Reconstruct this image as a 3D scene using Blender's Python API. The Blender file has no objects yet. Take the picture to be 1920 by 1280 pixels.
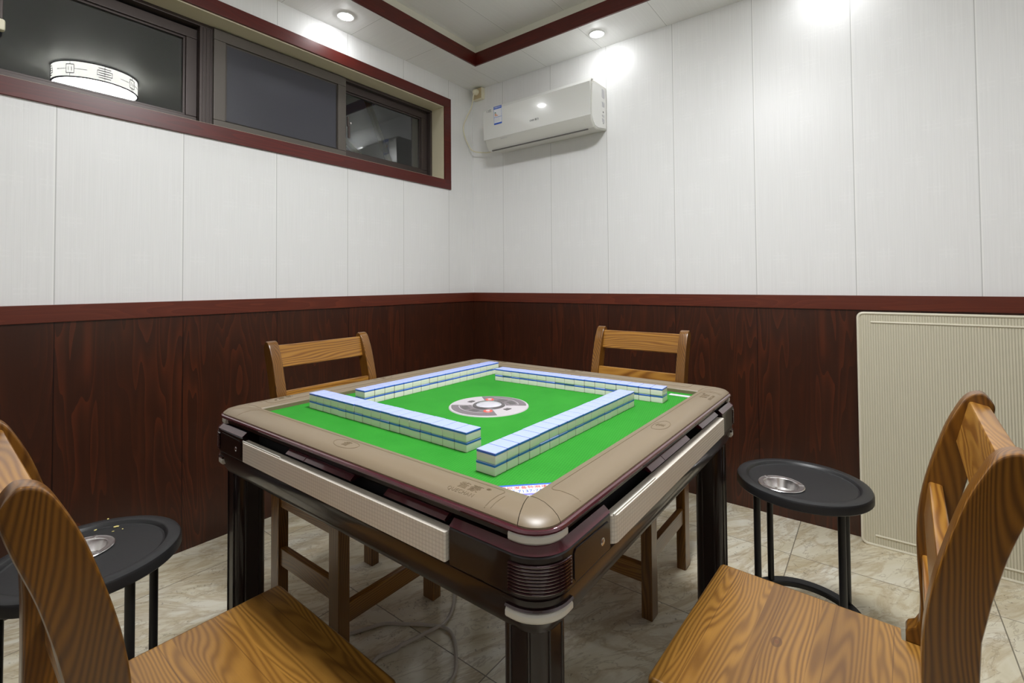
import bpy, bmesh, math, random
from mathutils import Vector, Matrix
random.seed(7)
PI = math.pi
SC = bpy.context.scene
COL = SC.collection

# ------------------------------------------------------------------ materials
class NT:
    """small node helper"""
    def __init__(s, name):
        s.m = bpy.data.materials.new(name); s.m.use_nodes = True
        s.t = s.m.node_tree; s.t.nodes.clear()
        s.out = s.t.nodes.new('ShaderNodeOutputMaterial')
        s.b = s.t.nodes.new('ShaderNodeBsdfPrincipled')
        s.t.links.new(s.b.outputs[0], s.out.inputs[0])
    def n(s, typ, **kw):
        nd = s.t.nodes.new('ShaderNode' + typ)
        for k, v in kw.items(): setattr(nd, k, v)
        return nd
    def put(s, sock, v):
        if isinstance(v, bpy.types.NodeSocket): s.t.links.new(v, sock)
        elif v is not None:
            if hasattr(sock.default_value, '__len__'):
                v = tuple(v)
                if len(v) == 3 and len(sock.default_value) == 4: v = v + (1,)
            sock.default_value = v
    def math(s, op, a, b=None, c=None, clamp=False):
        nd = s.n('Math', operation=op); nd.use_clamp = clamp
        for i, v in enumerate((a, b, c)):
            if v is not None: s.put(nd.inputs[i], v)
        return nd.outputs[0]
    def mix(s, f, a, b, mode='MIX'):
        nd = s.n('Mix', data_type='RGBA', blend_type=mode)
        s.put(nd.inputs[0], f); s.put(nd.inputs[6], a); s.put(nd.inputs[7], b)
        return nd.outputs[2]
    def xyz(s, v):
        nd = s.n('SeparateXYZ'); s.put(nd.inputs[0], v); return nd.outputs
    def comb(s, x, y, z):
        nd = s.n('CombineXYZ')
        for i, v in enumerate((x, y, z)): s.put(nd.inputs[i], v)
        return nd.outputs[0]
    def noise(s, v, scale, detail=3, rough=.5, dist=0):
        nd = s.n('TexNoise'); s.put(nd.inputs['Vector'], v)
        nd.inputs['Scale'].default_value = scale; nd.inputs['Detail'].default_value = detail
        nd.inputs['Roughness'].default_value = rough; nd.inputs['Distortion'].default_value = dist
        return nd.outputs[0]
    def ramp(s, f, *stops):
        nd = s.n('ValToRGB'); s.put(nd.inputs[0], f); e = nd.color_ramp.elements
        while len(e) < len(stops): e.new(.5)
        for k, (p, c) in enumerate(stops):
            e[k].position = p; e[k].color = tuple(c) + (1,) if len(c) == 3 else c
        return nd.outputs[0]
    def bump(s, h, strength=.3, dist=.002):
        nd = s.n('Bump'); s.put(nd.inputs['Height'], h)
        nd.inputs['Strength'].default_value = strength; nd.inputs['Distance'].default_value = dist
        s.t.links.new(nd.outputs[0], s.b.inputs['Normal'])
    def obj(s): return s.n('TexCoord').outputs['Object']
    def rnd(s): return s.n('ObjectInfo').outputs['Random']
    def set(s, **kw):
        names = dict(col='Base Color', rough='Roughness', metal='Metallic', coat='Coat Weight', coatr='Coat Roughness',
                     spec='Specular IOR Level', trans='Transmission Weight', ior='IOR', emit='Emission Color', es='Emission Strength', alpha='Alpha', sheen='Sheen Weight', sss='Subsurface Weight')
        for k, v in kw.items(): s.put(s.b.inputs[names[k]], v)
        return s.m

def srgb(r, g, b):
    f = lambda c: (c/255/12.92) if c/255 <= .04045 else ((c/255+.055)/1.055)**2.4
    return (f(r), f(g), f(b))

def plain(name, col, rough=.5, **kw):
    t = NT(name); return t.set(col=col, rough=rough, **kw)

def jointline(t, h, off, pitch, w):
    """1 inside a thin line at h = off + k*pitch"""
    f = t.math('FRACT', t.math('DIVIDE', t.math('SUBTRACT', h, off - pitch*100 - w/2), pitch))
    return t.math('LESS_THAN', f, w/pitch)

def white_panel(name, axis, off, col, pitch=.4, motif=True, second=None):
    t = NT(name); x, y, z = t.xyz(t.obj())
    if axis == 'x': h, v = x, z
    elif axis == 'y': h, v = t.math('MULTIPLY', y, -1), z
    elif axis == 'cx': h, v = x, y
    else: h, v = t.math('MULTIPLY', y, -1), x
    st = t.noise(t.comb(t.math('MULTIPLY', h, 260), t.math('MULTIPLY', v, 3.0), 0), 1, 3, .6)
    j = jointline(t, h, off, pitch, .0035)
    j2 = jointline(t, h, off + .004, pitch, .004)
    hh = st
    c = t.mix(t.math('MULTIPLY', t.math('SUBTRACT', st, .3, clamp=True), .5), col, [k*.72 for k in col])
    if motif:
        u = t.math('MULTIPLY', h, 1/.1); w0 = t.math('MULTIPLY', v, 1/.13)
        row = t.math('FLOOR', w0)
        rn = t.n('TexWhiteNoise', noise_dimensions='1D'); t.put(rn.inputs['W'], row)
        uu = t.math('FRACT', t.math('ADD', u, t.math('MULTIPLY', rn.outputs[0], 5)))
        vv = t.math('FRACT', w0)
        du = t.math('ABSOLUTE', t.math('SUBTRACT', uu, .5)); dv = t.math('ABSOLUTE', t.math('SUBTRACT', vv, .5))
        hbar = t.math('MULTIPLY', t.math('LESS_THAN', du, .3), t.math('LESS_THAN', t.math('ABSOLUTE', t.math('SUBTRACT', dv, .07)), .025))
        vbar = t.math('MULTIPLY', t.math('LESS_THAN', dv, .2), t.math('LESS_THAN', t.math('ABSOLUTE', t.math('SUBTRACT', du, .09)), .03))
        cell = t.n('TexWhiteNoise', noise_dimensions='2D')
        t.put(cell.inputs['Vector'], t.comb(t.math('FLOOR', t.math('ADD', u, t.math('MULTIPLY', rn.outputs[0], 5))), row, 0))
        mo = t.math('MULTIPLY', t.math('MAXIMUM', hbar, vbar), t.math('GREATER_THAN', cell.outputs[0], .45))
        hh = t.math('ADD', hh, t.math('MULTIPLY', mo, .35))
        c = t.mix(t.math('MULTIPLY', mo, .13), c, [min(1, k*1.12) for k in col])
    c = t.mix(t.math('MULTIPLY', j, .5), c, (.3, .3, .29))
    c = t.mix(t.math('MULTIPLY', j2, .7), c, (.9, .9, .88))
    hh = t.math('SUBTRACT', hh, t.math('MULTIPLY', j, 3))
    t.bump(hh, .22, .0012)
    return t.set(col=c, rough=.36, spec=.4)

def dark_wood(name, axis, off, joints=True, vertical=True, base=(47, 25, 16), mid=(60, 31, 20), line=(92, 43, 23), rough=.3, scale=1., coat=.25):
    t = NT(name); x, y, z = t.xyz(t.obj())
    h = x if axis == 'x' else t.math('MULTIPLY', y, -1)
    if vertical: a, b = h, z
    else: a, b = z, h
    cell = t.math('FLOOR', t.math('DIVIDE', t.math('SUBTRACT', h, off - 40), .4)) if joints else 0.0
    p = t.comb(t.math('MULTIPLY', a, 5.5*scale), t.math('MULTIPLY', b, .55*scale), t.math('MULTIPLY', cell, 3.7) if joints else 0.0)
    n1 = t.noise(p, 1.6, 2, .5)
    rings = t.math('FRACT', t.math('MULTIPLY', n1, 16))
    fine = t.noise(t.comb(t.math('MULTIPLY', a, 320), t.math('MULTIPLY', b, 5), 0), 1, 3, .6)
    mask = t.noise(t.comb(t.math('MULTIPLY', a, 7), t.math('MULTIPLY', b, .5), 3.1), 1.3, 1)
    f = t.math('MULTIPLY', t.math('POWER', rings, 2.2), t.math('MULTIPLY', t.math('SUBTRACT', mask, .30, clamp=True), 3.2, clamp=True))
    c = t.mix(fine, srgb(*base), srgb(*mid))
    c = t.mix(t.math('MULTIPLY', f, .62, clamp=True), c, srgb(*line))
    if joints:
        j = jointline(t, h, off, .4, .004)
        c = t.mix(t.math('MULTIPLY', j, .75), c, (.006, .002, .002))
        t.bump(t.math('SUBTRACT', t.math('MULTIPLY', fine, .3), t.math('MULTIPLY', j, 3)), .25, .0012)
    return t.set(col=c, rough=rough, spec=.4, coat=coat, coatr=.25)

def pine(name, grain, dark=(82, 50, 16), mid=(136, 93, 34), light=(180, 132, 58), boards=None, knots=True, rough=.3, rings=24, size=1.0):
    """stained pine: contour rings of a noise stretched along the grain axis"""
    t = NT(name); co = t.obj(); r = t.rnd()
    P = list(t.xyz(co)); g = 'xyz'.index(grain)
    o = [i for i in range(3) if i != g]
    off = t.math('MULTIPLY', r, 37.0)
    bd = 0.0
    if boards:
        ax, w = boards
        bd = t.math('FLOOR', t.math('DIVIDE', t.math('ADD', P['xyz'.index(ax)], 5.03), w))
    s = [None]*3
    s[g] = t.math('ADD', t.math('MULTIPLY', P[g], 1.5*size), off)
    s[o[0]] = t.math('ADD', t.math('MULTIPLY', P[o[0]], 10*size), t.math('MULTIPLY', bd, 5.3) if boards else off)
    s[o[1]] = t.math('MULTIPLY', P[o[1]], 10*size)
    v = t.comb(*s)
    n1 = t.noise(v, 1.0, 2.0, .4, .25)
    ph = t.math('ADD', t.math('ADD', t.math('MULTIPLY', P[o[0]], 104), t.math('MULTIPLY', P[o[1]], 118)), t.math('MULTIPLY', n1, rings))
    ring = t.math('ADD', .5, t.math('MULTIPLY', t.math('SINE', t.math('MULTIPLY', ph, 2*PI)), .5))
    amp = t.noise(v, 2.3, 2, .5)
    ring = t.mix(t.math('MULTIPLY', amp, .8, clamp=True), ring, (.55, .55, .55))
    ring = t.math('MULTIPLY', ring, 1.0)
    f = [None]*3
    f[g] = t.math('MULTIPLY', P[g], 14); f[o[0]] = t.math('MULTIPLY', P[o[0]], 420); f[o[1]] = t.math('MULTIPLY', P[o[1]], 420)
    fine = t.noise(t.comb(*f), 1, 3, .6)
    blot = t.noise(v, .7, 2, .5)
    c = t.mix(ring, srgb(*mid), srgb(*light))
    dl = t.math('POWER', t.math('SUBTRACT', 1.0, ring), 3.0)
    c = t.mix(t.math('MULTIPLY', dl, .75, clamp=True), c, srgb(*dark))
    c = t.mix(t.math('MULTIPLY', fine, .30), c, srgb(*dark))
    c = t.mix(t.math('MULTIPLY', t.math('SUBTRACT', blot, .42, clamp=True), 2.2, clamp=True), c, srgb(*dark), 'MIX')
    # knots
    vo = t.n('TexVoronoi', feature='F1'); k = [None]*3
    k[g] = t.math('ADD', t.math('MULTIPLY', P[g], 3.2), off); k[o[0]] = t.math('ADD', t.math('MULTIPLY', P[o[0]], 5.5), off); k[o[1]] = t.math('MULTIPLY', P[o[1]], 1.0)
    t.put(vo.inputs['Vector'], t.comb(*k)); vo.inputs['Scale'].default_value = 1.35
    kd = vo.outputs['Distance']
    kn = t.math('LESS_THAN', kd, .062)
    kr = t.math('LESS_THAN', t.math('ABSOLUTE', t.math('SUBTRACT', kd, .075)), .012)
    if not knots: kn = kr = 0.0
    c = t.mix(t.math('MULTIPLY', kn, .75), c, srgb(92, 44, 14))
    c = t.mix(t.math('MULTIPLY', kr, .6), c, srgb(60, 30, 8))
    if boards:
        j = jointline(t, P['xyz'.index(boards[0])], -.03, boards[1], .0016)
        c = t.mix(t.math('MULTIPLY', j, .5), c, srgb(70, 38, 12))
        bn = t.n('TexWhiteNoise', noise_dimensions='1D'); t.put(bn.inputs['W'], bd)
        c = t.mix(t.math('MULTIPLY', bn.outputs[0], .28), c, srgb(108, 66, 26))
    t.bump(t.math('ADD', ring, fine), .06, .001)
    return t.set(col=c, rough=rough, spec=.45, coat=.35, coatr=.22)

def marble(name):
    t = NT(name); x, y, z = t.xyz(t.obj())
    P = .607; ox, oy = 1.45, -.345
    fx = t.math('DIVIDE', t.math('SUBTRACT', x, ox - 20*P), P); fy = t.math('DIVIDE', t.math('SUBTRACT', y, oy - 20*P), P)
    ix, iy = t.math('FLOOR', fx), t.math('FLOOR', fy)
    wn = t.n('TexWhiteNoise', noise_dimensions='2D'); t.put(wn.inputs['Vector'], t.comb(ix, iy, 0))
    r0 = t.math('MULTIPLY', wn.outputs[0], 40)
    # diagonal streaky veins
    a = t.math('ADD', x, y); b = t.math('SUBTRACT', x, t.math('MULTIPLY', y, .6))
    v = t.comb(t.math('ADD', t.math('MULTIPLY', a, 1.2), r0), t.math('MULTIPLY', b, 4.2), r0)
    big = t.noise(v, 1.5, 5, .6, .9)
    vein = t.math('ABSOLUTE', t.math('SUBTRACT', t.noise(v, 1.1, 6, .62, 1.4), .5))
    v2 = t.math('ABSOLUTE', t.math('SUBTRACT', t.noise(v, 2.6, 5, .6, .8), .5))
    c = t.ramp(big, (.2, srgb(196, 184, 152)), (.45, srgb(222, 214, 190)), (.72, srgb(236, 233, 220)))
    c = t.mix(t.math('MULTIPLY', t.math('SUBTRACT', .06, vein, clamp=True), 8, clamp=True), c, srgb(176, 152, 112))
    c = t.mix(t.math('MULTIPLY', t.math('SUBTRACT', .02, v2, clamp=True), 24, clamp=True), c, srgb(158, 142, 118))
    sp = t.noise(t.comb(t.math('ADD', t.math('MULTIPLY', x, 60), r0), t.math('MULTIPLY', y, 60), 0), 1, 3, .7)
    spm = t.noise(v, 1.9, 2)
    c = t.mix(t.math('MULTIPLY', t.math('MULTIPLY', t.math('GREATER_THAN', sp, .62), t.math('GREATER_THAN', spm, .58)), .5), c, srgb(110, 100, 88))
    g = t.math('MAXIMUM', jointline(t, x, ox, P, .0035), jointline(t, y, oy, P, .0035))
    c = t.mix(t.math('MULTIPLY', g, .8), c, srgb(96, 88, 74))
    t.bump(t.math('MULTIPLY', g, -1), .3, .001)
    return t.set(col=c, rough=t.math('ADD', .16, t.math('MULTIPLY', g, .4)), spec=.5)

WHITE = (.84, .84, .835)
M = {}
M['wl'] = white_panel('white_wall_panel_left', 'y', .25, WHITE)
M['wb'] = white_panel('white_wall_panel_back', 'x', .288, WHITE)
M['cx'] = white_panel('ceiling_panel_across', 'cx', .26, (.86, .86, .85), motif=False)
M['cy'] = white_panel('ceiling_panel_along', 'cy', .63, (.86, .86, .85), motif=False)
M['dl'] = dark_wood('mahogany_panel_left', 'y', .25)
M['db'] = dark_wood('mahogany_panel_back', 'x', .288)
RAIL = dict(base=(78, 31, 18), mid=(100, 42, 25), line=(112, 50, 30), joints=False, vertical=False)
M['rl'] = dark_wood('red_rail_left', 'y', 0, rough=.36, **RAIL)
M['rb'] = dark_wood('red_rail_back', 'x', 0, rough=.36, **RAIL)
LAC = dict(base=(66, 17, 12), mid=(92, 26, 18), line=(104, 30, 20), joints=False, vertical=False, coat=.15)
M['lac'] = dark_wood('red_lacquer_trim', 'y', 0, rough=.4, **LAC)
M['lacx'] = dark_wood('red_lacquer_trim_across', 'x', 0, rough=.4, **LAC)
M['cream'] = plain('cream_board', srgb(214, 205, 178), .5)
M['creamw'] = plain('cream_cove', srgb(222, 220, 206), .5)
M['floor'] = marble('marble_floor_tile')
M['alu'] = plain('brown_aluminium', srgb(70, 60, 57), .38, metal=.25)
M['alu2'] = plain('grey_brown_aluminium', srgb(92, 86, 80), .42, metal=.2)
M['black'] = plain('black_rubber', (.008, .008, .008), .6)
t = NT('window_glass'); M['glass'] = t.set(col=(.93, .98, .95), rough=.0, trans=1.0, ior=1.7)
t = NT('insect_screen'); x, y, z = t.xyz(t.obj())
mesh_ = t.math('MULTIPLY', t.math('SINE', t.math('MULTIPLY', y, 4200)), t.math('SINE', t.math('MULTIPLY', z, 4200)))
t.bump(mesh_, .15, .0004); M['screen'] = t.set(col=srgb(58, 58, 66), rough=.34, spec=.5)
M['pine_seat'] = pine('stained_pine_seat', 'x', boards=('y', .093))
M['pine_post'] = pine('stained_pine_upright_shaded', 'z', dark=(56, 32, 8), mid=(108, 66, 18), light=(146, 98, 32), knots=False, rings=20)  # same pine as the seat; shade on the near uprights put into the colour
M['pine_slat'] = pine('stained_pine_slat', 'x', dark=(84, 48, 14), mid=(142, 88, 27), light=(190, 138, 58), rings=18)
M['pine_leg'] = pine('stained_pine_leg', 'z', dark=(70, 42, 14), mid=(122, 82, 34), light=(160, 116, 58), knots=False, rings=18)
M['pine_rung'] = pine('stained_pine_rung', 'y', dark=(70, 42, 14), mid=(122, 80, 32), light=(158, 112, 54), knots=False, rings=18)
t = NT('black_plastic'); x, y, z = t.xyz(t.obj())
t.bump(t.noise(t.obj(), 90, 3), .25, .0006); M['plastic'] = t.set(col=(.016, .016, .017), rough=.42)
M['blackmetal'] = plain('black_metal_tube', (.010, .010, .011), .38)
M['steel'] = plain('stainless_steel', (.82, .80, .79), .26, metal=1.0)
t = NT('green_felt'); x, y, z = t.xyz(t.obj())
rib = t.math('SINE', t.math('MULTIPLY', t.math('ADD', x, t.math('MULTIPLY', y, .25)), 1150))
rib2 = t.math('SINE', t.math('MULTIPLY', t.math('SUBTRACT', y, t.math('MULTIPLY', x, .2)), 1150))
n = t.noise(t.obj(), 9, 4, .6)
c = t.mix(n, srgb(32, 126, 30), srgb(54, 150, 47))
c = t.mix(t.math('MULTIPLY', t.math('ADD', rib, 1), .16), c, srgb(18, 88, 18))
t.bump(t.math('ADD', rib, rib2), .35, .0006); M['felt'] = t.set(col=c, rough=.8, spec=.2)
t = NT('tan_leatherette'); t.bump(t.noise(t.obj(), 700, 2), .08, .0004); M['tan'] = t.set(col=srgb(122, 107, 86), rough=.38, spec=.45)
M['tandark'] = plain('tan_groove_shade', srgb(104, 88, 64), .5)  # darker tan stands in for the shade inside engraved lines and letters
t = NT('wine_paint_lit'); M['wine'] = t.set(col=srgb(84, 30, 42), rough=.22, metal=.4, coat=1.0, coatr=.05)  # same paint as the body; light caught by ring and bevels put into the colour
t = NT('wine_paint_half_lit'); M['winedark'] = t.set(col=srgb(50, 18, 24), rough=.24, metal=.35, coat=1.0, coatr=.05)  # same paint again, highlights on the ribs put into a tone between
t = NT('wine_paint_base'); M['body'] = t.set(col=srgb(25, 9, 10), rough=.3, coat=.45, coatr=.07, spec=.25)
M['core'] = plain('black_inside', (.006, .005, .006), .7)
t = NT('white_checkered_plastic'); x, y, z = t.xyz(t.obj())
h = t.math('ADD', x, y)
gx = t.math('ABSOLUTE', t.math('SINE', t.math('MULTIPLY', h, PI/.0075))); gz = t.math('ABSOLUTE', t.math('SINE', t.math('MULTIPLY', z, PI/.0065)))
g = t.math('POWER', t.math('MULTIPLY', gx, gz), .35)
t.bump(g, .5, .0012); M['tray'] = t.set(col=t.mix(g, srgb(214, 206, 194), srgb(242, 235, 224)), rough=.35)
M['chip'] = plain('pearl_white_plastic', srgb(222, 220, 210), .28)
M['tilew'] = plain('ivory_tile', srgb(240, 233, 228), .24, coat=.4)
M['tileb'] = plain('blue_tile_band', srgb(64, 106, 226), .22, coat=.5)
M['tilep'] = plain('pale_blue_tile_back', srgb(166, 180, 240), .26, coat=.2)
M['acw'] = plain('white_gloss_plastic', srgb(226, 226, 222), .18, coat=.6, coatr=.05)
M['acg'] = plain('grey_white_plastic', srgb(206, 205, 198), .35)
M['slot'] = plain('dark_slot', srgb(84, 80, 76), .5)
M['ink'] = plain('grey_print', srgb(96, 96, 98), .5)
M['inkl'] = plain('light_grey_print', srgb(196, 196, 199), .5)
M['paper'] = plain('white_paper', srgb(232, 234, 240), .45)
M['blue'] = plain('blue_print', srgb(52, 96, 196), .45)
M['orange'] = plain('orange_print', srgb(214, 128, 48), .45)
M['greenp'] = plain('green_print', srgb(52, 120, 70), .45)
M['red'] = plain('red_print', srgb(206, 84, 74), .45)
M['lilac'] = plain('lilac_print', srgb(128, 122, 206), .45)
M['beige'] = plain('beige_plastic', srgb(190, 172, 134), .4)
M['ivory'] = plain('ivory_plastic', srgb(232, 226, 200), .4)
M['cord'] = plain('ivory_cable', srgb(224, 218, 190), .45)
M['cableg'] = plain('pale_grey_cable', srgb(196, 190, 180), .45)
t = NT('ribbed_cream_board'); x, y, z = t.xyz(t.obj())
rb = t.math('SINE', t.math('MULTIPLY', x, 2*PI/.0085))
t.bump(rb, .6, .0015); M['ribbed'] = t.set(col=t.mix(t.math('MULTIPLY', t.math('ADD', rb, 1), .5), srgb(196, 190, 166), srgb(216, 210, 188)), rough=.45)
M['bead'] = plain('cream_edge_bead', srgb(222, 216, 196), .4)
M['greyd'] = plain('grey_dial', srgb(112, 104, 108), .35)
M['greyk'] = plain('dark_grey_dial', srgb(88, 84, 85), .35)
M['white'] = plain('white_dial', srgb(182, 176, 180), .35)
M['dome'] = plain('clear_white_dome', srgb(192, 190, 198), .1, coat=1.0)
M['wood_out'] = plain('weathered_batten', srgb(196, 188, 130), .7)
M['seedm'] = plain('yellow_husk', srgb(222, 206, 130), .5)
def emitter(name, col, s):
    t = NT(name); return t.set(col=(.8, .8, .8), emit=col, es=s)
DL_POWER, LAMP_POWER = 70, 54
M['dl_lens'] = emitter('downlight_lens', (.97, .985, 1), DL_POWER)
M['lamp_bottom'] = emitter('lamp_diffuser', (.975, .985, 1), LAMP_POWER)
M['lamp_side'] = emitter('lamp_fabric', (1, .985, .93), LAMP_POWER*.08)
M['dl_rim'] = plain('white_lamp_rim', (.8, .8, .8), .3)
M['fret'] = plain('dark_fretwork', srgb(60, 50, 46), .5)

# ------------------------------------------------------------------ geometry helpers
def bxm(bm, c, s, bev=0, seg=2, mi=0, rot=None):
    r = bmesh.ops.create_cube(bm, size=1); vs = r['verts']
    for v in vs: v.co = Vector((v.co.x*s[0], v.co.y*s[1], v.co.z*s[2]))
    fs = list({f for v in vs for f in v.link_faces})
    if bev:
        es = list({e for v in vs for e in v.link_edges})
        rr = bmesh.ops.bevel(bm, geom=vs + es, offset=bev, segments=seg, profile=.5, affect='EDGES')
        vs = rr['verts'] if len(rr['verts']) else vs
        fs = list({f for v in vs for f in v.link_faces})
        vs = list({v for f in fs for v in f.verts})
    mt = Matrix.Translation(c)
    if rot: mt = mt @ rot
    bmesh.ops.transform(bm, matrix=mt, verts=vs)
    for f in fs: f.material_index = mi
    return vs

def box(c, s, bev=0, seg=2, rot=None):
    bm = bmesh.new(); bxm(bm, c, s, bev, seg, 0, rot); return bm

def span(x0, x1, y0, y1, z0, z1, bev=0, bm=None, mi=0, seg=2):
    bm = bm or bmesh.new()
    bxm(bm, ((x0+x1)/2, (y0+y1)/2, (z0+z1)/2), (abs(x1-x0), abs(y1-y0), abs(z1-z0)), bev, seg, mi); return bm

def prism(poly, axis, a0, a1, bev=0, bm=None, seg=2):
    """extrude a 2D polygon along an axis; poly coordinates are the other two axes in order"""
    bm = bm or bmesh.new()
    def P(p, a):
        return {'x': (a, p[0], p[1]), 'y': (p[0], a, p[1]), 'z': (p[0], p[1], a)}[axis]
    v0 = [bm.verts.new(P(p, a0)) for p in poly]; v1 = [bm.verts.new(P(p, a1)) for p in poly]
    n = len(poly); fs = [bm.faces.new(v0), bm.faces.new(v1[::-1])]
    for i in range(n): fs.append(bm.faces.new((v0[i], v1[i], v1[(i+1) % n], v0[(i+1) % n])))
    bmesh.ops.recalc_face_normals(bm, faces=fs)
    if bev:
        es = [e for f in fs[:2] for e in f.edges]
        bmesh.ops.bevel(bm, geom=es, offset=bev, segments=seg, profile=.5, affect='EDGES')
    return bm

def loft(rings, closed=True, cap=True, bm=None):
    bm = bm or bmesh.new()
    R = [[bm.verts.new(p) for p in r] for r in rings]; fs = []
    n = len(rings[0])
    for a, b in zip(R, R[1:]):
        for i in range(n if closed else n-1):
            fs.append(bm.faces.new((a[i], a[(i+1) % n], b[(i+1) % n], b[i])))
    if cap:
        fs.append(bm.faces.new(R[0][::-1])); fs.append(bm.faces.new(R[-1]))
    bmesh.ops.recalc_face_normals(bm, faces=fs)
    return bm

def lathe(prof, n=48, c=(0, 0, 0), bm=None):
    """prof: (r, z) pairs; axis z through c"""
    bm = bm or bmesh.new(); R = []
    for r, z in prof:
        if r < 1e-6: R.append([bm.verts.new((c[0], c[1], c[2]+z))])
        else: R.append([bm.verts.new((c[0]+r*math.cos(2*PI*i/n), c[1]+r*math.sin(2*PI*i/n), c[2]+z)) for i in range(n)])
    fs = []
    for a, b in zip(R, R[1:]):
        for i in range(n):
            j = (i+1) % n
            if len(a) == 1 and len(b) == 1: continue
            if len(a) == 1: fs.append(bm.faces.new((a[0], b[j], b[i])))
            elif len(b) == 1: fs.append(bm.faces.new((a[i], a[j], b[0])))
            else: fs.append(bm.faces.new((a[i], a[j], b[j], b[i])))
    bmesh.ops.recalc_face_normals(bm, faces=fs)
    return bm

def tube(path, r, n=10, bm=None, cap=True):
    bm = bm or bmesh.new(); P = [Vector(p) for p in path]; rings = []
    up = None
    for i, p in enumerate(P):
        d = ((P[min(i+1, len(P)-1)] - P[max(i-1, 0)])).normalized()
        if up is None:
            up = Vector((0, 0, 1)) if abs(d.z) < .9 else Vector((1, 0, 0))
        a = d.cross(up).normalized(); up = a.cross(d).normalized()
        rings.append([p + a*r*math.cos(2*PI*k/n) + up*r*math.sin(2*PI*k/n) for k in range(n)])
    return loft(rings, True, cap, bm)

def smooth_path(pts, k=6):
    P = [Vector(p) for p in pts]; out = []
    for i in range(len(P)-1):
        p0, p1, p2, p3 = P[max(i-1, 0)], P[i], P[i+1], P[min(i+2, len(P)-1)]
        for j in range(k):
            t = j/k
            out.append(.5*((2*p1) + (p2-p0)*t + (2*p0-5*p1+4*p2-p3)*t*t + (3*p1-p0-3*p2+p3)*t**3))
    out.append(P[-1]); return out

def rrect(hx, hy, r, z, n=6, c=(0, 0)):
    pts = []
    for sx, sy, a0 in ((1, 1, 0), (-1, 1, 90), (-1, -1, 180), (1, -1, 270)):
        for k in range(n+1):
            a = math.radians(a0 + 90*k/n)
            pts.append((c[0]+sx*(hx-r)+r*math.cos(a), c[1]+sy*(hy-r)+r*math.sin(a), z))
    return pts

def obj(name, bm, mat, parent=None, loc=None, ang=32, label=None):
    me = bpy.data.meshes.new(name); bm.to_mesh(me); bm.free()
    for m in (mat if isinstance(mat, (list, tuple)) else [mat]): me.materials.append(m)
    me.polygons.foreach_set('use_smooth', [True]*len(me.polygons))
    me.set_sharp_from_angle(angle=math.radians(ang))
    o = bpy.data.objects.new(name, me); COL.objects.link(o)
    wn = o.modifiers.new('weighted_normal', 'WEIGHTED_NORMAL'); wn.keep_sharp = True; wn.weight = 80
    if parent: o.parent = parent
    if loc: o.location = loc
    if label: o['label'] = label
    return o

def tag(o, label, cat, group=None, kind=None):
    o['label'] = label; o['category'] = cat
    if group: o['group'] = group
    if kind: o['kind'] = kind
    return o

def thing(name, label, cat, loc=(0, 0, 0), rz=0, group=None):
    o = bpy.data.objects.new(name, None); COL.objects.link(o)
    o.empty_display_size = .05; o.location = loc; o.rotation_euler = (0, 0, rz)
    return tag(o, label, cat, group)

def struct(name, bm, mat, label=None, ang=32):
    o = obj(name, bm, mat, ang=ang); o['kind'] = 'structure'
    if label: o['label'] = label
    return o

def copy_tree(o, parent=None):
    c = o.copy(); COL.objects.link(c); c.parent = parent
    for ch in [x for x in bpy.data.objects if x.parent == o]: copy_tree(ch, c)
    return c

def text_mesh(s, size, align='CENTER', extrude=.0, spacing=1.0, res=3):
    cu = bpy.data.curves.new('text', 'FONT'); cu.body = s; cu.size = size
    cu.align_x = align; cu.align_y = 'CENTER'; cu.extrude = extrude; cu.space_character = spacing; cu.resolution_u = res
    o = bpy.data.objects.new('text', cu); COL.objects.link(o)
    dg = bpy.context.evaluated_depsgraph_get(); dg.update()
    me = bpy.data.meshes.new_from_object(o.evaluated_get(dg))
    bm = bmesh.new(); bm.from_mesh(me)
    bpy.data.objects.remove(o); bpy.data.curves.remove(cu); bpy.data.meshes.remove(me)
    return bm

def frame_mat(origin, xdir, ydir):
    x = Vector(xdir).normalized(); y = Vector(ydir).normalized(); z = x.cross(y)
    m = Matrix((x, y, z)).transposed().to_4x4(); m.translation = Vector(origin); return m

def text_obj(name, s, size, origin, xdir, ydir, mat, parent, extrude=.0003, **kw):
    bm = text_mesh(s, size, extrude=extrude, **kw)
    bm.transform(frame_mat(origin, xdir, ydir))
    return obj(name, bm, mat, parent)

def quad_on(name, origin, xdir, ydir, w, h, mat, parent, th=.0006):
    bm = box((0, 0, 0), (w, h, th)); bm.transform(frame_mat(origin, xdir, ydir))
    return obj(name, bm, mat, parent)

# ------------------------------------------------------------------ room shell
RX, RY = 3.40, -3.54           # room size
ZR0, ZR1 = .993, 1.056         # chair rail
ZS, ZC = 2.548, 2.672          # soffit, recessed ceiling
WY0, WY1, WZ0, WZ1 = -2.95, -.296, 1.842, 2.352   # window opening
TH = .24
struct('floor', span(-TH, RX+.1, RY-.1, .1, -.1, 0), M['floor'], 'cream marble tile floor')
bm = span(-TH, 0, RY-.1, .1, 0, WZ0)
span(-TH, 0, RY-.1, .1, WZ1, ZC+.2, bm=bm)
span(-TH, 0, RY-.1, WY0, WZ0, WZ1, bm=bm); span(-TH, 0, WY1, .1, WZ0, WZ1, bm=bm)
struct('wall_left', bm, M['wl'], 'white panelled wall with the long window')
struct('wall_back', span(0, RX+.1, 0, .1, 0, ZC+.2), M['wb'], 'white panelled wall carrying the air conditioner')
struct('wall_right', span(RX, RX+.1, RY, 0, 0, ZC+.2), M['wl'])
struct('wall_front', span(0, RX+.1, RY-.1, RY, 0, ZC+.2), M['wb'])
I = .296                        # soffit width
bm = span(0, RX, -I, 0, ZS, ZC+.2); struct('ceiling_soffit_back', bm, M['cx'], 'white panelled soffit strip along the back wall')
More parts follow.
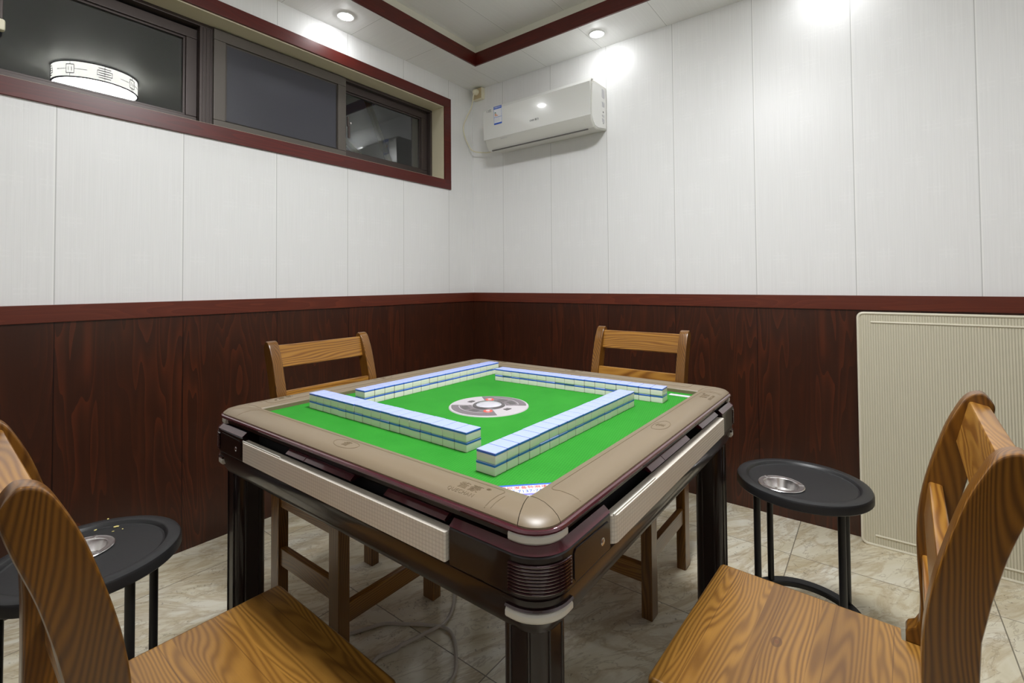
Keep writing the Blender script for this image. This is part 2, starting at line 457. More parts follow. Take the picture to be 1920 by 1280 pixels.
bm = span(0, I, RY+I, -I, ZS, ZC+.2); struct('ceiling_soffit_left', bm, M['cy'], 'white panelled soffit strip along the window wall')
struct('ceiling_soffit_right', span(RX-I, RX, RY+I, -I, ZS, ZC+.2), M['cy'])
struct('ceiling_soffit_front', span(0, RX, RY, RY+I, ZS, ZC+.2), M['cx'])
t_ = white_panel('recess_panel', 'cx', .177, (.82, .82, .80), motif=False)
struct('ceiling', span(I, RX-I, RY+I, -I, ZC, ZC+.2), t_, 'recessed grey white panelled ceiling')
# red frame and cream cove of the recess
def ring_bars(name, z0, z1, d0, d1, mats, start):
    k = start
    for (x0, x1, y0, y1, mt) in ((I+d0, RX-I-d0, -I-d1, -I-d0, mats[0]), (I+d0, I+d1, RY+I+d1, -I-d1, mats[1]),
                                 (RX-I-d1, RX-I-d0, RY+I+d1, -I-d1, mats[1]), (I+d0, RX-I-d0, RY+I+d0, RY+I+d1, mats[0])):
        struct('trim_%d' % k, span(x0, x1, y0, y1, z0, z1, .002), mt, name); k += 1
    return k
k = ring_bars('dark red moulding round the ceiling recess', ZS-.004, 2.628, 0, .013, (M['lacx'], M['lac']), 1)
k = ring_bars('cream cove strip above the red moulding', 2.628, ZC, 0, .008, (M['creamw'], M['creamw']), k)
# wainscot and chair rail
G = .010
struct('wainscot_left', span(0, G, RY, 0, 0, ZR0+.01), M['dl'], 'dark mahogany wainscot under the window wall')
struct('wainscot_back', span(G, RX-G, -G, 0, 0, ZR0+.01), M['db'], 'dark mahogany wainscot on the back wall')
struct('wainscot_right', span(RX-G, RX, RY, 0, 0, ZR0+.01), M['dl'])
struct('wainscot_front', span(G, RX-G, RY, RY+G, 0, ZR0+.01), M['db'])
D = .018
struct('trim_%d' % k, span(0, D, RY, 0, ZR0, ZR1, .0015), M['rl'], 'red wood chair rail on the window wall'); k += 1
struct('trim_%d' % k, span(D, RX-D, -D, 0, ZR0, ZR1, .0015), M['rb'], 'red wood chair rail on the back wall'); k += 1
struct('trim_%d' % k, span(RX-D, RX, RY, 0, ZR0, ZR1, .004), M['rl']); k += 1
struct('trim_%d' % k, span(D, RX-D, RY, RY+D, ZR0, ZR1, .004), M['rb']); k += 1
bm = span(-.0005, .004, -.006, 0, ZR1, ZS); span(0, .006, -.004, 0, ZR1, ZS, bm=bm)
struct('trim_%d' % k, bm, M['dl_rim'], 'thin white corner bead'); k += 1

# ------------------------------------------------------------------ window
W = thing('window_1', 'long high window with dark red surround and brown sliding sashes', 'window', (0, WY1, WZ0)); W['kind'] = 'structure'
def wpart(name, bm, mat, par=W, **kw):
    bm.transform(Matrix.Translation((0, -WY1, -WZ0)) if par is W else Matrix.Identity(4))
    return obj(name, bm, mat, par, **kw)
tw = .060
bm = span(-.002, .012, WY0-tw, WY1+tw, WZ0-tw-.004, WZ0, .001)
span(-.002, .012, WY0-tw, WY1+tw, WZ1, WZ1+tw+.004, .002, bm=bm)
span(-.002, .012, WY1, WY1+tw, WZ0, WZ1, .002, bm=bm); span(-.002, .012, WY0-tw, WY0, WZ0, WZ1, .002, bm=bm)
wpart('window_surround', bm, M['lac'])
b0 = -.113
bm = span(b0-.1, 0, WY0, WY1, WZ1-.006, WZ1+.002); span(b0-.1, 0, WY1-.003, WY1+.004, WZ0, WZ1-.006, bm=bm)
span(b0-.1, 0, WY0, WY0+.006, WZ0, WZ1-.006, bm=bm); span(b0-.1, 0, WY0+.006, WY1-.003, WZ0-.004, WZ0+.004, bm=bm)
wpart('window_reveal', bm, M['cream'])
ya, yb = WY0+.006, WY1-.003; za, zb = WZ0+.004, WZ1-.006
def hollow(y0, y1, z0, z1, x0, x1, w, bev=.003, bm=None):
    bm = bm or bmesh.new()
    span(x0, x1, y0, y1, z0, z0+w, bev, bm); span(x0, x1, y0, y1, z1-w, z1, bev, bm)
    span(x0, x1, y0, y0+w, z0+w, z1-w, bev, bm); span(x0, x1, y1-w, y1, z0+w, z1-w, bev, bm); return bm
bm = hollow(ya, yb, za, zb, -.2, b0, .018)
span(-.2, b0-.002, -1.752, -1.690, za, zb, .003, bm=bm)
for yy in (-1.737, -1.722, -1.707): span(b0-.004, b0+.0015, yy-.002, yy+.003, za+.018, zb-.018, .001, bm=bm)
wpart('window_frame', bm, M['alu'])
def sash(name, y0, y1, z0, z1, x0, x1, w, gl, mat, gx, screen=False, label=None):
    s = wpart(name, hollow(y0, y1, z0, z1, x0, x1, w), mat, label=label)
    # glazing bead step, sits behind the sash face
    bm = hollow(y0+w-.001, y1-w+.001, z0+w-.001, z1-w+.001, x0+.004, x1-.010, .010, .001); bm.transform(Matrix.Translation((0, -WY1, -WZ0)))
    obj('glazing_bead', bm, M['alu'] if not screen else mat, s)
    g = span(gx-.002, gx+.002, y0+w+.002, y1-w-.002, z0+w+.002, z1-w-.002); g.transform(Matrix.Translation((0, -WY1, -WZ0)))
    obj('insect_screen' if screen else 'glass_pane', g, M['screen'] if screen else gl, s)
    return s
GX = -.165
sash('sash', WY0+.03, -1.752, 1.862, 2.318, -.185, -.145, .045, M['glass'], M['alu'], GX)
s2 = sash('sash', -1.03, -.318, 1.868, 2.336, -.185, -.145, .052, M['glass'], M['alu'], GX)
s3 = sash('screen_sash', -1.698, -.994, 1.852, 2.338, -.128, -.100, .052, None, M['alu2'], -.112, True, 'grey brown sash filled with dark insect screen')
bm = span(-.100, -.090, -.986, -.972, 1.985, 2.06, .003); span(-.100, -.086, -.992, -.982, 2.05, 2.11, .004, bm=bm)
bm.transform(Matrix.Translation((0, -WY1, -WZ0))); obj('window_latch', bm, M['alu'], s3)
bm = lathe([(0, .0), (.005, .0), (.007, .006), (.005, .014), (0, .016)], 12); bm.transform(Matrix.Translation((-.090, -.978, 2.07)) @ Matrix.Rotation(PI/2, 4, 'Y')); bm.transform(Matrix.Translation((0, -WY1, -WZ0)))
obj('latch_knob', bm, M['steel'], s3)
bm = span(-.120, -.112, -2.42, -2.378, 2.08, 2.30, .004); bm.transform(Matrix.Translation((0, -WY1, -WZ0)))
hd = wpart('pull_handle', span(-.145, -.118, -2.405, -2.376, 2.085, 2.26, .004), M['alu'])
bm = span(-.142, -.112, -2.408, -2.370, 2.042, 2.085, .008); bm.transform(Matrix.Translation((0, -WY1, -WZ0)))
obj('handle_tip', bm, M['ivory'], hd)
# battens outside, leaning on the outer ledge
struct('ledge_1', span(-.55, -TH, -3.0, .1, 1.66, 1.70), M['core'])
for j, (ybot, ytop, ztop, lab) in enumerate(((-.345, -.742, 2.50, 'pale wooden batten leaning outside the right window pane'), (-.235, -1.02, 2.19, 'low sloping batten outside beside the insect screen'))):
    p0 = Vector((-.36-.045*j, ybot, 1.70)); p1 = Vector((-.345-.045*j, ytop, ztop)); d = (p1-p0)
    rot = d.to_track_quat('Z', 'Y').to_matrix().to_4x4()
    bm = box((0, 0, d.length/2), (.03, .03, d.length), .003); bm.transform(Matrix.Translation((0, 0, .0)) @ rot)
    o = obj('wooden_batten', bm, M['wood_out'], loc=p0); tag(o, lab, 'batten')

# ------------------------------------------------------------------ lamps
def downlight(x, y, label):
    t = thing('downlight', label, 'ceiling light', (x, y, ZS), 0, 'recessed downlights in the soffit')
    obj('lamp_rim', lathe([(.030, -.001), (.034, -.005), (.042, -.005), (.046, -.001), (.046, .0), (.030, .0)], 32), M['dl_rim'], t)
    obj('lamp_lens', lathe([(.031, .0), (.030, -.005), (.024, -.0095), (.013, -.013), (0, -.014)], 32), M['dl_lens'], t)
    return t
downlight(.147, -1.16, 'lit round downlight in the soffit above the long window')
downlight(1.115, -.169, 'lit round downlight in the soffit above the air conditioner')
for (x, y, l) in ((2.225, -.169, 'lit downlight in the back soffit above the bare white wall'), (.147, -2.36, 'added unseen downlight in the window soffit towards the near end')):  # the window soffit one is unseen, added only for lighting
    downlight(x, y, l)
L = thing('drum_lamp', 'round drum ceiling lamp with fretwork shade mirrored in the window', 'ceiling light', (1.82, -1.72, ZC))
LR, LH = .240, .118
obj('lamp_base', lathe([(0, 0), (LR-.004, 0), (LR-.004, -.008), (0, -.008)], 64), M['dl_rim'], L)
obj('lamp_shade', lathe([(LR, -.008), (LR, -LH)], 64), M['lamp_side'], L)
obj('lamp_diffuser', lathe([(LR-.006, -LH+.004), (LR-.05, -LH-.003), (0, -LH-.006)], 64), M['lamp_bottom'], L)
bm = lathe([(LR-.006, -LH-.002), (LR+.003, -LH-.002), (LR+.003, -LH+.005), (LR-.006, -LH+.005), (LR-.006, -LH-.002)], 64)
lathe([(LR-.003, -.006), (LR+.003, -.006), (LR+.003, -.012), (LR-.003, -.012), (LR-.003, -.006)], 64, bm=bm)
obj('shade_rim', bm, M['fret'], L)
def arcbar(a0, a1, z0, z1):
    z0 *= 1.36; z1 *= 1.36
    n = 6; r = LR+.0012
    loft([[((r+dr)*math.cos(a), (r+dr)*math.sin(a), z) for dr, z in ((0, z0), (.0015, z0), (.0015, z1), (0, z1))] for a in [a0+(a1-a0)*i/n for i in range(n+1)]], True, True, bm)
w = .0018
for q in range(8):
    bm = bmesh.new(); c = q*PI/4
    if q % 2 == 0:
        for zz, hw in ((-.022, .14), (-.034, .17), (-.046, .14), (-.058, .17), (-.070, .14)): arcbar(c-hw, c+hw, zz-w, zz+w)
        for s in (-.17, .17): arcbar(c+s-.004, c+s+.004, -.058, -.034)
        arcbar(c-.004, c+.004, -.083, -.010)
    else:
        for zz in (-.024, -.068): arcbar(c-.10, c+.10, zz-w, zz+w)
        for s in (-.10, .10): arcbar(c+s-.004, c+s+.004, -.068, -.024)
        for s in (-.04, .04): arcbar(c+s-.004, c+s+.004, -.056, -.036)
        arcbar(c-.004, c+.004, -.024, -.010); arcbar(c-.004, c+.004, -.083, -.068)
        arcbar(c-.39, c-.10, -.047, -.045); arcbar(c+.10, c+.39, -.047, -.045)
    obj('fretwork', bm, M['fret'], L)

# ------------------------------------------------------------------ air conditioner
A = thing('air_conditioner', 'white wall mounted split air conditioner with blue energy sticker', 'air conditioner', (.69, 0, 2.036))
ax0, ax1 = -.40, .40
prof = [(0, 0), (-.060, -.010), (-.130, -.024), (-.165, -.020), (-.186, .004), (-.203, .040), (-.2035, .052), (-.204, .230), (-.188, .250), (-.150, .258), (0, .260)]
obj('housing', prism(prof, 'x', ax0, ax1, .012, seg=3), M['acg'], A, ang=25)
fp = [(-.2045, .042), (-.2055, .050), (-.2130, .232), (-.196, .2545), (-.160, .2595), (-.160, .257), (-.190, .250), (-.204, .231), (-.2035, .050), (-.203, .042)]
obj('front_panel', prism(fp, 'x', ax0-.002, ax1-.0, .001), M['acw'], A, ang=25)
obj('side_cover', prism([(-.02, .006), (-.12, -.012), (-.16, -.008), (-.182, .012), (-.196, .05), (-.190, .222), (-.168, .238), (-.02, .242)], 'x', ax1-.004, ax1+.003, .001), M['acw'], A)
lv = [(-.2055, .036), (-.190, .004), (-.170, -.0185), (-.1665, -.0235), (-.1655, -.021), (-.168, -.016), (-.186, .006), (-.2025, .037)]
obj('louver', prism(lv, 'x', ax0+.055, ax1-.05, .0008), M['acg'], A, ang=40)
obj('air_slot', box((.0, -.166, -.0255), (.72, .012, .004)), M['slot'], A)
fx, fy = (1, 0, 0), (0, -.0412, 1)
def fpt(x, z, e=.0006): # on the front panel, z above base
    return (x, -.2055-.0075*(z-.05)/.182-e, z)
st = quad_on('energy_sticker', fpt(.415-.69, .186), fx, fy, .066, .118, M['paper'], A)
def q2(n, x, z, w, h, m, e=.0014): return quad_on(n, fpt(.415-.69+x, .186+z, e), fx, fy, w, h, m, st)
q2('sticker_header', 0, .050, .066, .018, M['blue']); q2('sticker_footer', 0, -.054, .066, .010, M['blue'])
q2('sticker_line', 0, -.012, .064, .002, M['blue']); q2('sticker_edge', -.0322, 0, .0012, .116, M['blue']); q2('sticker_edge', .0322, 0, .0012, .116, M['blue'])
q2('grade_bar', -.020, .018, .010, .006, M['greenp']); q2('grade_bar', -.018, .008, .014, .006, M['orange']); q2('grade_bar', -.012, -.001, .026, .004, M['orange'])
text_obj('sticker_title', '中国能效标识', .0095, fpt(.415-.69, .186+.050, .0022), fx, fy, M['paper'], st)
for i, z in enumerate((-.022, -.030, -.038)): q2('sticker_print', -.006, z, .044, .0012, M['inkl'])
text_obj('corner_mark', '1.5匹', .020, fpt(.340-.69, .226), fx, fy, M['ink'], A)
text_obj('brand_mark', 'GREE 格力', .0150, fpt(.700-.69, .094), fx, fy, M['ink'], A)
text_obj('louver_mark', 'INVERTER', .0120, (.458-.69, -.2045, .030), fx, (0, -.4, .9), M['inkl'], A)
sx = ax1+.0034
for z, w, h, m in ((.205, .035, .05, M['inkl']), (.140, .03, .03, M['inkl']), (.095, .012, .006, M['ink']), (.072, .028, .012, M['inkl']), (.045, .030, .022, M['inkl']), (.028, .006, .006, M['ink'])):
    quad_on('side_print', (sx, -.055, z), (0, 1, 0), (0, 0, 1), w, h, m, A)
S = thing('wall_socket', 'beige surface mounted socket under the ceiling beside the corner', 'socket', (.078, 0, 2.462))
obj('back_box', span(-.045, .045, -.034, 0, 0, .082, .004), M['ivory'], S)
obj('socket_face', span(-.041, .041, -.037, -.0335, .003, .079, .002), M['beige'], S)
C_ = thing('power_cord', 'ivory power cord looping from the corner socket to the air conditioner', 'cord', (.076, -.037, 2.512))
o0 = Vector((.076, -.037, 2.512))
bm = lathe([(0, 0), (.022, 0), (.022, .012), (.016, .026), (.008, .03), (0, .03)], 24)
bm.transform(Matrix.Rotation(PI/2, 4, 'X')); obj('plug', bm, M['ivory'], C_, label='round ivory plug')
pp = [(.076, -.062, 2.50), (.072, -.068, 2.475), (.050, -.066, 2.40), (.022, -.085, 2.33), (.014, -.110, 2.262), (.014, -.105, 2.20), (.020, -.075, 2.14), (.058, -.06, 2.082), (.16, -.05, 2.054), (.24, -.045, 2.05), (.292, -.04, 2.052)]
obj('cable', tube([Vector(p)-o0 for p in smooth_path(pp, 8)], .0042, 10), M['cord'], C_)

# ------------------------------------------------------------------ mahjong table
TC = Vector((1.487, -1.563, 0))
T = thing('mahjong_table', 'square automatic mahjong table with green felt and dark wine body', 'table', TC)
T.scale = (1.003, 1.003, 1)
FH, ZF, ZT = .4365, .780, .7995
obj('felt_top', span(-FH-.004, FH+.004, -FH-.004, FH+.004, .770, ZF), M['felt'], T, label='ribbed green felt')
RO = [Matrix.Rotation(k*PI/2, 4, 'Z') for k in range(4)]   # 0 front(-y), 1 right(+x), 2 back, 3 left
def cut(d): return FH + max(0, d-FH)*.45
def side_sweep(prof, gap=.0006, u0=None, u1=None, slanted=True):
    """straight run of a profile (d,z) on the front side; u runs along +x, depth d towards -y"""
    a = [( -(cut(d)-gap) if u0 is None else u0, -d, z) for d, z in prof]
    b = [( (cut(d)-gap) if u1 is None else u1, -d, z) for d, z in prof]
    return loft([a, b])
def corner_sweep(prof, start, R, n=10, start2=None):
    """profile turned round the front-right corner; start(d) is where it leaves the front side"""
    rings = []
    s2 = start2 or start
    rings.append([(start(d), -d, z) for d, z in prof])
    for k in range(n+1):
        a = PI/2*k/n
        ring = []
        for d, z in prof:
            r = min(R(d), d - .0) ; c = d - r
            ring.append((c + r*math.sin(a), -(c + r*math.cos(a)), z))
        rings.append(ring)
    rings.append([(d, -s2(d), z) for d, z in prof])
    return loft(rings)
rim = [(FH, .772), (FH, .7895), (FH+.0025, .7925), (FH+.020, .7970), (.476, ZT), (.496, .7982), (.508, .7945), (.514, .789), (.515, .784), (.512, .7815), (.500, .781)]
for k in range(4):
    bm = side_sweep(rim); bm.transform(RO[k]); sd = obj('rim_side', bm, M['tan'], T)
    # border line, oval badge and lettering: dark strips painted as shaded engraving
    def surf(d):
        for (d0, z0), (d1, z1) in zip(rim[1:], rim[2:]):
            if d0 <= d <= d1: return z0 + (z1-z0)*(d-d0)/(d1-d0)
        return ZT
    def flat_text(txt, size, u, d, sp=1.0):
        q = text_mesh(txt, size, extrude=.0004, spacing=sp)
        bmesh.ops.subdivide_edges(q, edges=q.edges, cuts=1)
        for v in q.verts:
            top = v.co.z > 0
            x, y = v.co.x + u, v.co.y - d
            v.co = Vector((x, y, surf(-y) + (.0004 if top else -.0012)))
        return q
    def ribbon(pts, w=.0015, bm=None):
        bm = bm or bmesh.new(); P = []
        for (ua, da), (ub, db) in zip(pts, pts[1:]): P += [Vector((ua+(ub-ua)*q/3, -(da+(db-da)*q/3), 0)) for q in range(3)]
        P.append(Vector((pts[-1][0], -pts[-1][1], 0))); rings = []
        for i, p in enumerate(P):
            t_ = (P[min(i+1, len(P)-1)]-P[max(i-1, 0)]).normalized(); nn = Vector((-t_.y, t_.x, 0))*w/2
            a, b = p+nn, p-nn
            za_, zb_ = surf(-a.y)+.00035, surf(-b.y)+.00035
            rings.append([(a.x, a.y, za_), (b.x, b.y, zb_), (b.x, b.y, zb_-.0015), (a.x, a.y, za_-.0015)])
        return loft(rings, True, True, bm)
    e = .408
    path = [(-e, d) for d in (.510, .50, .49, .478, .466)] + [(-e+.012*(1-math.cos(a)), .466-.012*math.sin(a)) for a in (.3, .6, .9, 1.2, 1.5)]
    path += [(u, .454) for u in (-.3, -.15, 0, .15, .3)] + [(-p[0], p[1]) for p in path[::-1]]
    bm = ribbon(path); ribbon([(.418, d) for d in (.474, .485, .497, .508)], .001, bm); bm.transform(RO[k]); obj('groove_shade_line', bm, M['tandark'], sd)
    bm = bmesh.new()
    el = [(.014+.036*math.cos(a), .478+.0175*math.sin(a)) for a in [2*PI*i/40 for i in range(41)]]
    ribbon(el, .0016, bm)
    tm = flat_text('雀', .022, .014, .478)
    me = bpy.data.meshes.new('t'); tm.to_mesh(me); tm.free(); bm.from_mesh(me); bpy.data.meshes.remove(me)
    bm.transform(RO[k]); obj('oval_badge', bm, M['tandark'], sd)
    bm = flat_text('雀豪', .0225, .352, .481, 1.12)
    t2 = flat_text('QUECHAN', .0105, .349, .4985, 1.1); t3 = flat_text('®', .011, .383, .470)
    for q in (t2, t3):
        me = bpy.data.meshes.new('t'); q.to_mesh(me); q.free(); bm.from_mesh(me); bpy.data.meshes.remove(me)
    bm.transform(RO[k]); obj('brand_lettering', bm, M['tandark'], sd)
    bm = corner_sweep(rim, lambda d: cut(d)+.0006, lambda d: max(.0, d-cut(d)-.0006), 10); bm.transform(RO[k]); obj('rim_corner', bm, M['tan'], T)
ring = [(.498, .781), (.514, .7815), (.5195, .7835), (.521, .7865), (.5195, .7895), (.515, .7915), (.498, .7915)]
def closed_ring(prof, R, n=8):
    pts = []
    rings = []
    for d, z in prof: rings.append(rrect(d, d, max(.002, R-(.525-d)), z, n))
    rings.append(rings[0]); return loft(rings, True, False)
BR = .058
obj('edge_ring', closed_ring([(.50, .7785), (.514, .7785), (.5195, .780), (.521, .783), (.5195, .786), (.514, .787), (.50, .787)], BR), M['wine'], T, label='shiny wine red edge ring')
obj('fascia', closed_ring([(.46, .764), (.507, .764), (.511, .768), (.511, .779), (.46, .779)], BR), M['body'], T)
obj('inner_frame', loft([rrect(.486, .486, .04, .66), rrect(.486, .486, .04, .772)]), M['core'], T)
skirt = [(.46, .697), (.518, .697), (.522, .694), (.522, .686), (.519, .672), (.512, .654), (.504, .640), (.496, .634), (.488, .633), (.46, .650)]
obj('skirt', closed_ring(skirt, BR), M['body'], T)
bodyp = [(.470, .697), (.5235, .697), (.5255, .700), (.5255, .752), (.5235, .755), (.514, .7635), (.470, .7635)]
TU0, TU1 = -.338, .348
def arcpath(d, R, z, n=14, ext=.012):
    c = d-R
    return [(c-ext, -d, z)] + [(c+R*math.sin(PI/2*i/n), -(c+R*math.cos(PI/2*i/n)), z) for i in range(n+1)] + [(d, -(c-ext), z)]
for k in range(4):
    # corner panel: from the tray's right end on this side round to the tray's left end on the next side
    bm = corner_sweep(bodyp, lambda d: TU1+.004, lambda d: max(.004, BR-(.525-d)), 10, lambda d: -(TU0-.004)); bm.transform(RO[k])
    cp = obj('corner_panel', bm, M['body'], T)
    bm = corner_sweep([(.513, .7632), (.5246, .7552), (.5262, .7562), (.5150, .7648)], lambda d: TU1+.004, lambda d: max(.004, BR-(.525-d)), 10, lambda d: -(TU0-.004)); bm.transform(RO[k])
    obj('bevel_strip', bm, M['wine'], cp)
    for (z0, z1, d0, d1) in ((.7655, .7785, .508, .5175), (.6650, .6775, .512, .5245)):
        c_ = lambda d, e=.010: (d-(max(.004, BR-(.525-d))))-e
        bm = corner_sweep([(d0, z0), (d1-.002, z0), (d1, z0+.003), (d1, z1-.003), (d1-.002, z1), (d0, z1)], c_, lambda d: max(.004, BR-(.525-d)), 12)
        bm.transform(RO[k]); obj('corner_chip', bm, M['chip'], T, label='pearl white corner strip')
    bm = bmesh.new()
    for i in range(9): tube(arcpath(.5262, BR, .7065+i*.0045, 12, .004), .0021, 8, bm)
    bm.transform(RO[k]); obj('louver_ribs', bm, M['winedark'], cp)
    bm = corner_sweep([(.505, .679), (.524, .679), (.5262, .6815), (.524, .684), (.505, .684)], lambda d: (d-max(.004, BR-(.525-d)))-.010, lambda d: max(.004, BR-(.525-d)), 12)
    bm.transform(RO[k]); obj('corner_band', bm, M['winedark'], cp)
    # door with key lock left of each tray
    bm = prism([(-.452, .703), (-.352, .703), (-.347, .708), (-.347, .740), (-.352, .745), (-.452, .748), (-.457, .743), (-.457, .708)], 'y', -.5275, -.5245, .001); bm.transform(RO[k])
    dr = obj('lock_door', bm, M['body'], T)
    bm = lathe([(0, .002), (.0035, .002), (.006, .0005), (.006, 0), (0, 0)], 16); bm.transform(Matrix.Translation((-.372, -.5275, .723)) @ Matrix.Rotation(PI/2, 4, 'X')); bm.transform(RO[k])
    obj('keyhole', bm, M['steel'], dr)
    # score tray, black slot behind it and the flaps above
    pl = []
    for a in range(0, 91, 15):
        pl.append((TU0+.014-.014*math.sin(math.radians(a)), -.531+.014-.014*math.cos(math.radians(a))))
    poly = [(TU1, -.512), (TU1, -.529), (TU1-.002, -.531)] + pl + [(TU0, -.512)]
    bm = prism(poly, 'z', .7025, .7475, .0012); bm.transform(RO[k])
    tr = obj('score_tray', bm, M['tray'], T, label='white tray with raised grid')
    bm = span(TU0+.004, -.155, -.529, -.526, .746, .7505, .001); bm.transform(RO[k]); obj('tray_lip', bm, M['chip'], tr)
    for (u0, u1) in ((-.150, -.076), (-.075, .088), (.186, .335)):
        bm = prism([(-.495, .754), (-.5165, .754), (-.5195, .7565), (-.509, .7645), (-.495, .7645)], 'x', u0, u1, .0012); bm.transform(RO[k]); obj('tray_flap', bm, M['wine'], T)
LO = .463
for sx, sy in ((1, -1), (1, 1), (-1, 1), (-1, -1)):
    lg = obj('leg', loft([rrect(.037, .037, .022, z, 5, (sx*LO, sy*LO)) for z in (.012, .655)]), M['body'], T)
    bm = bmesh.new()
    for q in range(4):
        for s in (-.016, .016):
            p = Matrix.Rotation(q*PI/2, 3, 'Z') @ Vector((.0372, s, 0))
            tube([(sx*LO+p.x, sy*LO+p.y, .014), (sx*LO+p.x, sy*LO+p.y, .652)], .0022, 6, bm)
    obj('leg_bead', bm, M['body'], lg)
    obj('foot', loft([rrect(.042, .042, .024, z, 5, (sx*LO, sy*LO)) for z in (0, .014)]), M['core'], lg)
# centre dial
DC = (.010, -.030)
D_ = obj('centre_dial', lathe([(0, 0.7825), (.105, 0.7825), (.109, 0.7820), (.1105, ZF), (0, ZF)], 64, (DC[0], DC[1], 0)), M['white'], T, label='round grey and white dice dial')
def sector(r0, r1, a0, a1, z, n=20, th=.0006, bm=None):
    a = [math.radians(a0+(a1-a0)*i/n) for i in range(n+1)]
    return loft([[(DC[0]+r*math.cos(t), DC[1]+r*math.sin(t), zz) for r, zz in ((r0, z-th), (r1, z-th), (r1, z), (r0, z))] for t in a], True, True, bm)
bm = sector(.047, .1035, 214, 322, 0.7831); sector(.047, .1035, 34, 142, 0.7831, bm=bm); obj('dial_panel', bm, M['greyd'], D_)
bm = bmesh.new()
for b in (0, 180):
    sector(.058, .076, 222+b, 252+b, 0.7835, 6, bm=bm); sector(.055, .072, 262+b, 284+b, 0.7835, 6, bm=bm); sector(.060, .074, 170+b, 186+b, 0.7835, 6, bm=bm)
obj('dial_button', bm, M['greyk'], D_)
bm = bmesh.new()
for b in (0, 180): sector(.081, .083, 220+b, 300+b, 0.7836, 14, bm=bm); sector(.055, .083, 219+b, 220.5+b, 0.7836, 2, bm=bm)
obj('dial_line', bm, M['white'], D_)
for b in (128, 308):
    p = (DC[0]+.062*math.cos(math.radians(b)), DC[1]+.062*math.sin(math.radians(b)), 0)
    rb_ = obj('dice_button', lathe([(0, 0.7845), (.011, 0.7845), (.013, 0.7830), (.013, 0.7824)], 20, p), M['red'], D_)
    obj('button_cap', lathe([(0, 0.7852), (.0055, 0.7852), (.0065, 0.7840)], 16, p), M['white'], rb_)
obj('dome_ring', lathe([(.036, 0.7825), (.036, 0.7855), (.039, 0.7865), (.043, 0.7855), (.0455, 0.7825)], 48, (DC[0], DC[1], 0)), M['greyk'], D_)
obj('dice_dome', lathe([(.037, 0.7835), (.034, 0.7865), (.024, 0.7895), (.012, 0.7910), (0, 0.7915)], 48, (DC[0], DC[1], 0)), M['dome'], D_)
# corner card and strip label on the felt
cc = (FH*1.003-.001, -FH*1.003+.001)
K = thing('corner_card', 'small printed white triangle card tucked in the felt corner nearest the camera', 'card', (TC.x+cc[0], TC.y+cc[1], ZF))
obj('card_sheet', prism([(0, 0), (0, .094), (-.094, 0)], 'z', .0001, .0008), M['paper'], K)
s2_ = math.sqrt(.5); xd, yd = (1, 1, 0), (-1, 1, 0)
def cpos(h, a=0): # h = distance from the corner along the bisector, a = along the lines
    return (-h*s2_ + a*s2_, h*s2_ + a*s2_, .0010)
quad_on('card_edge', cpos(.0635), xd, yd, .125, .0045, M['blue'], K, .0005)
text_obj('card_title', '公司批发各种麻将机', .0115, cpos(.0535), xd, yd, M['red'], K, .0002)
text_obj('card_number', '137-7137-769', .0125, cpos(.040), xd, yd, M['blue'], K, .0002)
quad_on('card_band', cpos(.0285), xd, yd, .050, .0055, M['lilac'], K, .0005)
text_obj('card_foot', '售后服务', .0075, cpos(.0195), xd, yd, M['ink'], K, .0002)
tg = obj('label_strip', box((0, 0, .0006), (.062, .020, .001)), M['inkl'], loc=(1.884, -1.164, ZF)); tag(tg, 'small grey label strip on the felt beside the right end of the back row', 'label')

# ------------------------------------------------------------------ mahjong tiles
TWd, TL, THt = .0339, .0453, .0207
bm = bmesh.new(); bxm(bm, (0, 0, .0078), (TWd, TL, .0156), .0018, 2)
body_me = obj('mahjong_tile', bm, M['tilew'])
bm = bmesh.new(); bxm(bm, (0, 0, .0178), (TWd, TL, .0054), .0013, 2)
for f in bm.faces: f.material_index = 1 if f.normal.z > .3 else 0
back_me = obj('tile_back', bm, [M['tileb'], M['tilep']], body_me)
ORD = 'first second third fourth fifth sixth seventh eighth ninth tenth eleventh twelfth thirteenth fourteenth fifteenth sixteenth seventeenth'.split()
rows = [  # name, start point of stack centres, end, rotation, phrase
    ('front left row of mahjong tiles', (1.1201, -1.8751), (1.6800, -1.8751), 0, 'of the front left row counted from its left end'),
    ('right hand row of mahjong tiles', (1.7961, -1.9382), (1.8002, -1.3763), PI/2, 'of the right hand row counted from its camera end'),
    ('back right row of mahjong tiles', (1.3034, -1.2887), (1.8572, -1.2643), 0, 'of the back right row counted from its left end'),
    ('back left row of mahjong tiles', (1.1853, -1.7753), (1.1894, -1.2154), PI/2, 'of the back left row counted from its left end')]
first = True
for gname, p0, p1, rz, ph in rows:
    ang = math.atan2(p1[1]-p0[1], p1[0]-p0[0])
    for i in range(17):
        u = i/16
        for lv_ in (0, 1):
            if first: o, b = body_me, back_me; first = False
            else:
                o = body_me.copy(); COL.objects.link(o); b = back_me.copy(); COL.objects.link(b); b.parent = o
            jx = random.gauss(0, .0004); jy = random.gauss(0, .0006)
            o.location = (p0[0]+(p1[0]-p0[0])*u + (jx if rz else jy*0), p0[1]+(p1[1]-p0[1])*u + (0 if rz else jy), ZF + lv_*THt)
            o.rotation_euler = (0, 0, ang)
            tag(o, '%s mahjong tile in stack %s %s' % ('upper' if lv_ else 'lower', ORD[i], ph), 'mahjong tile', gname)

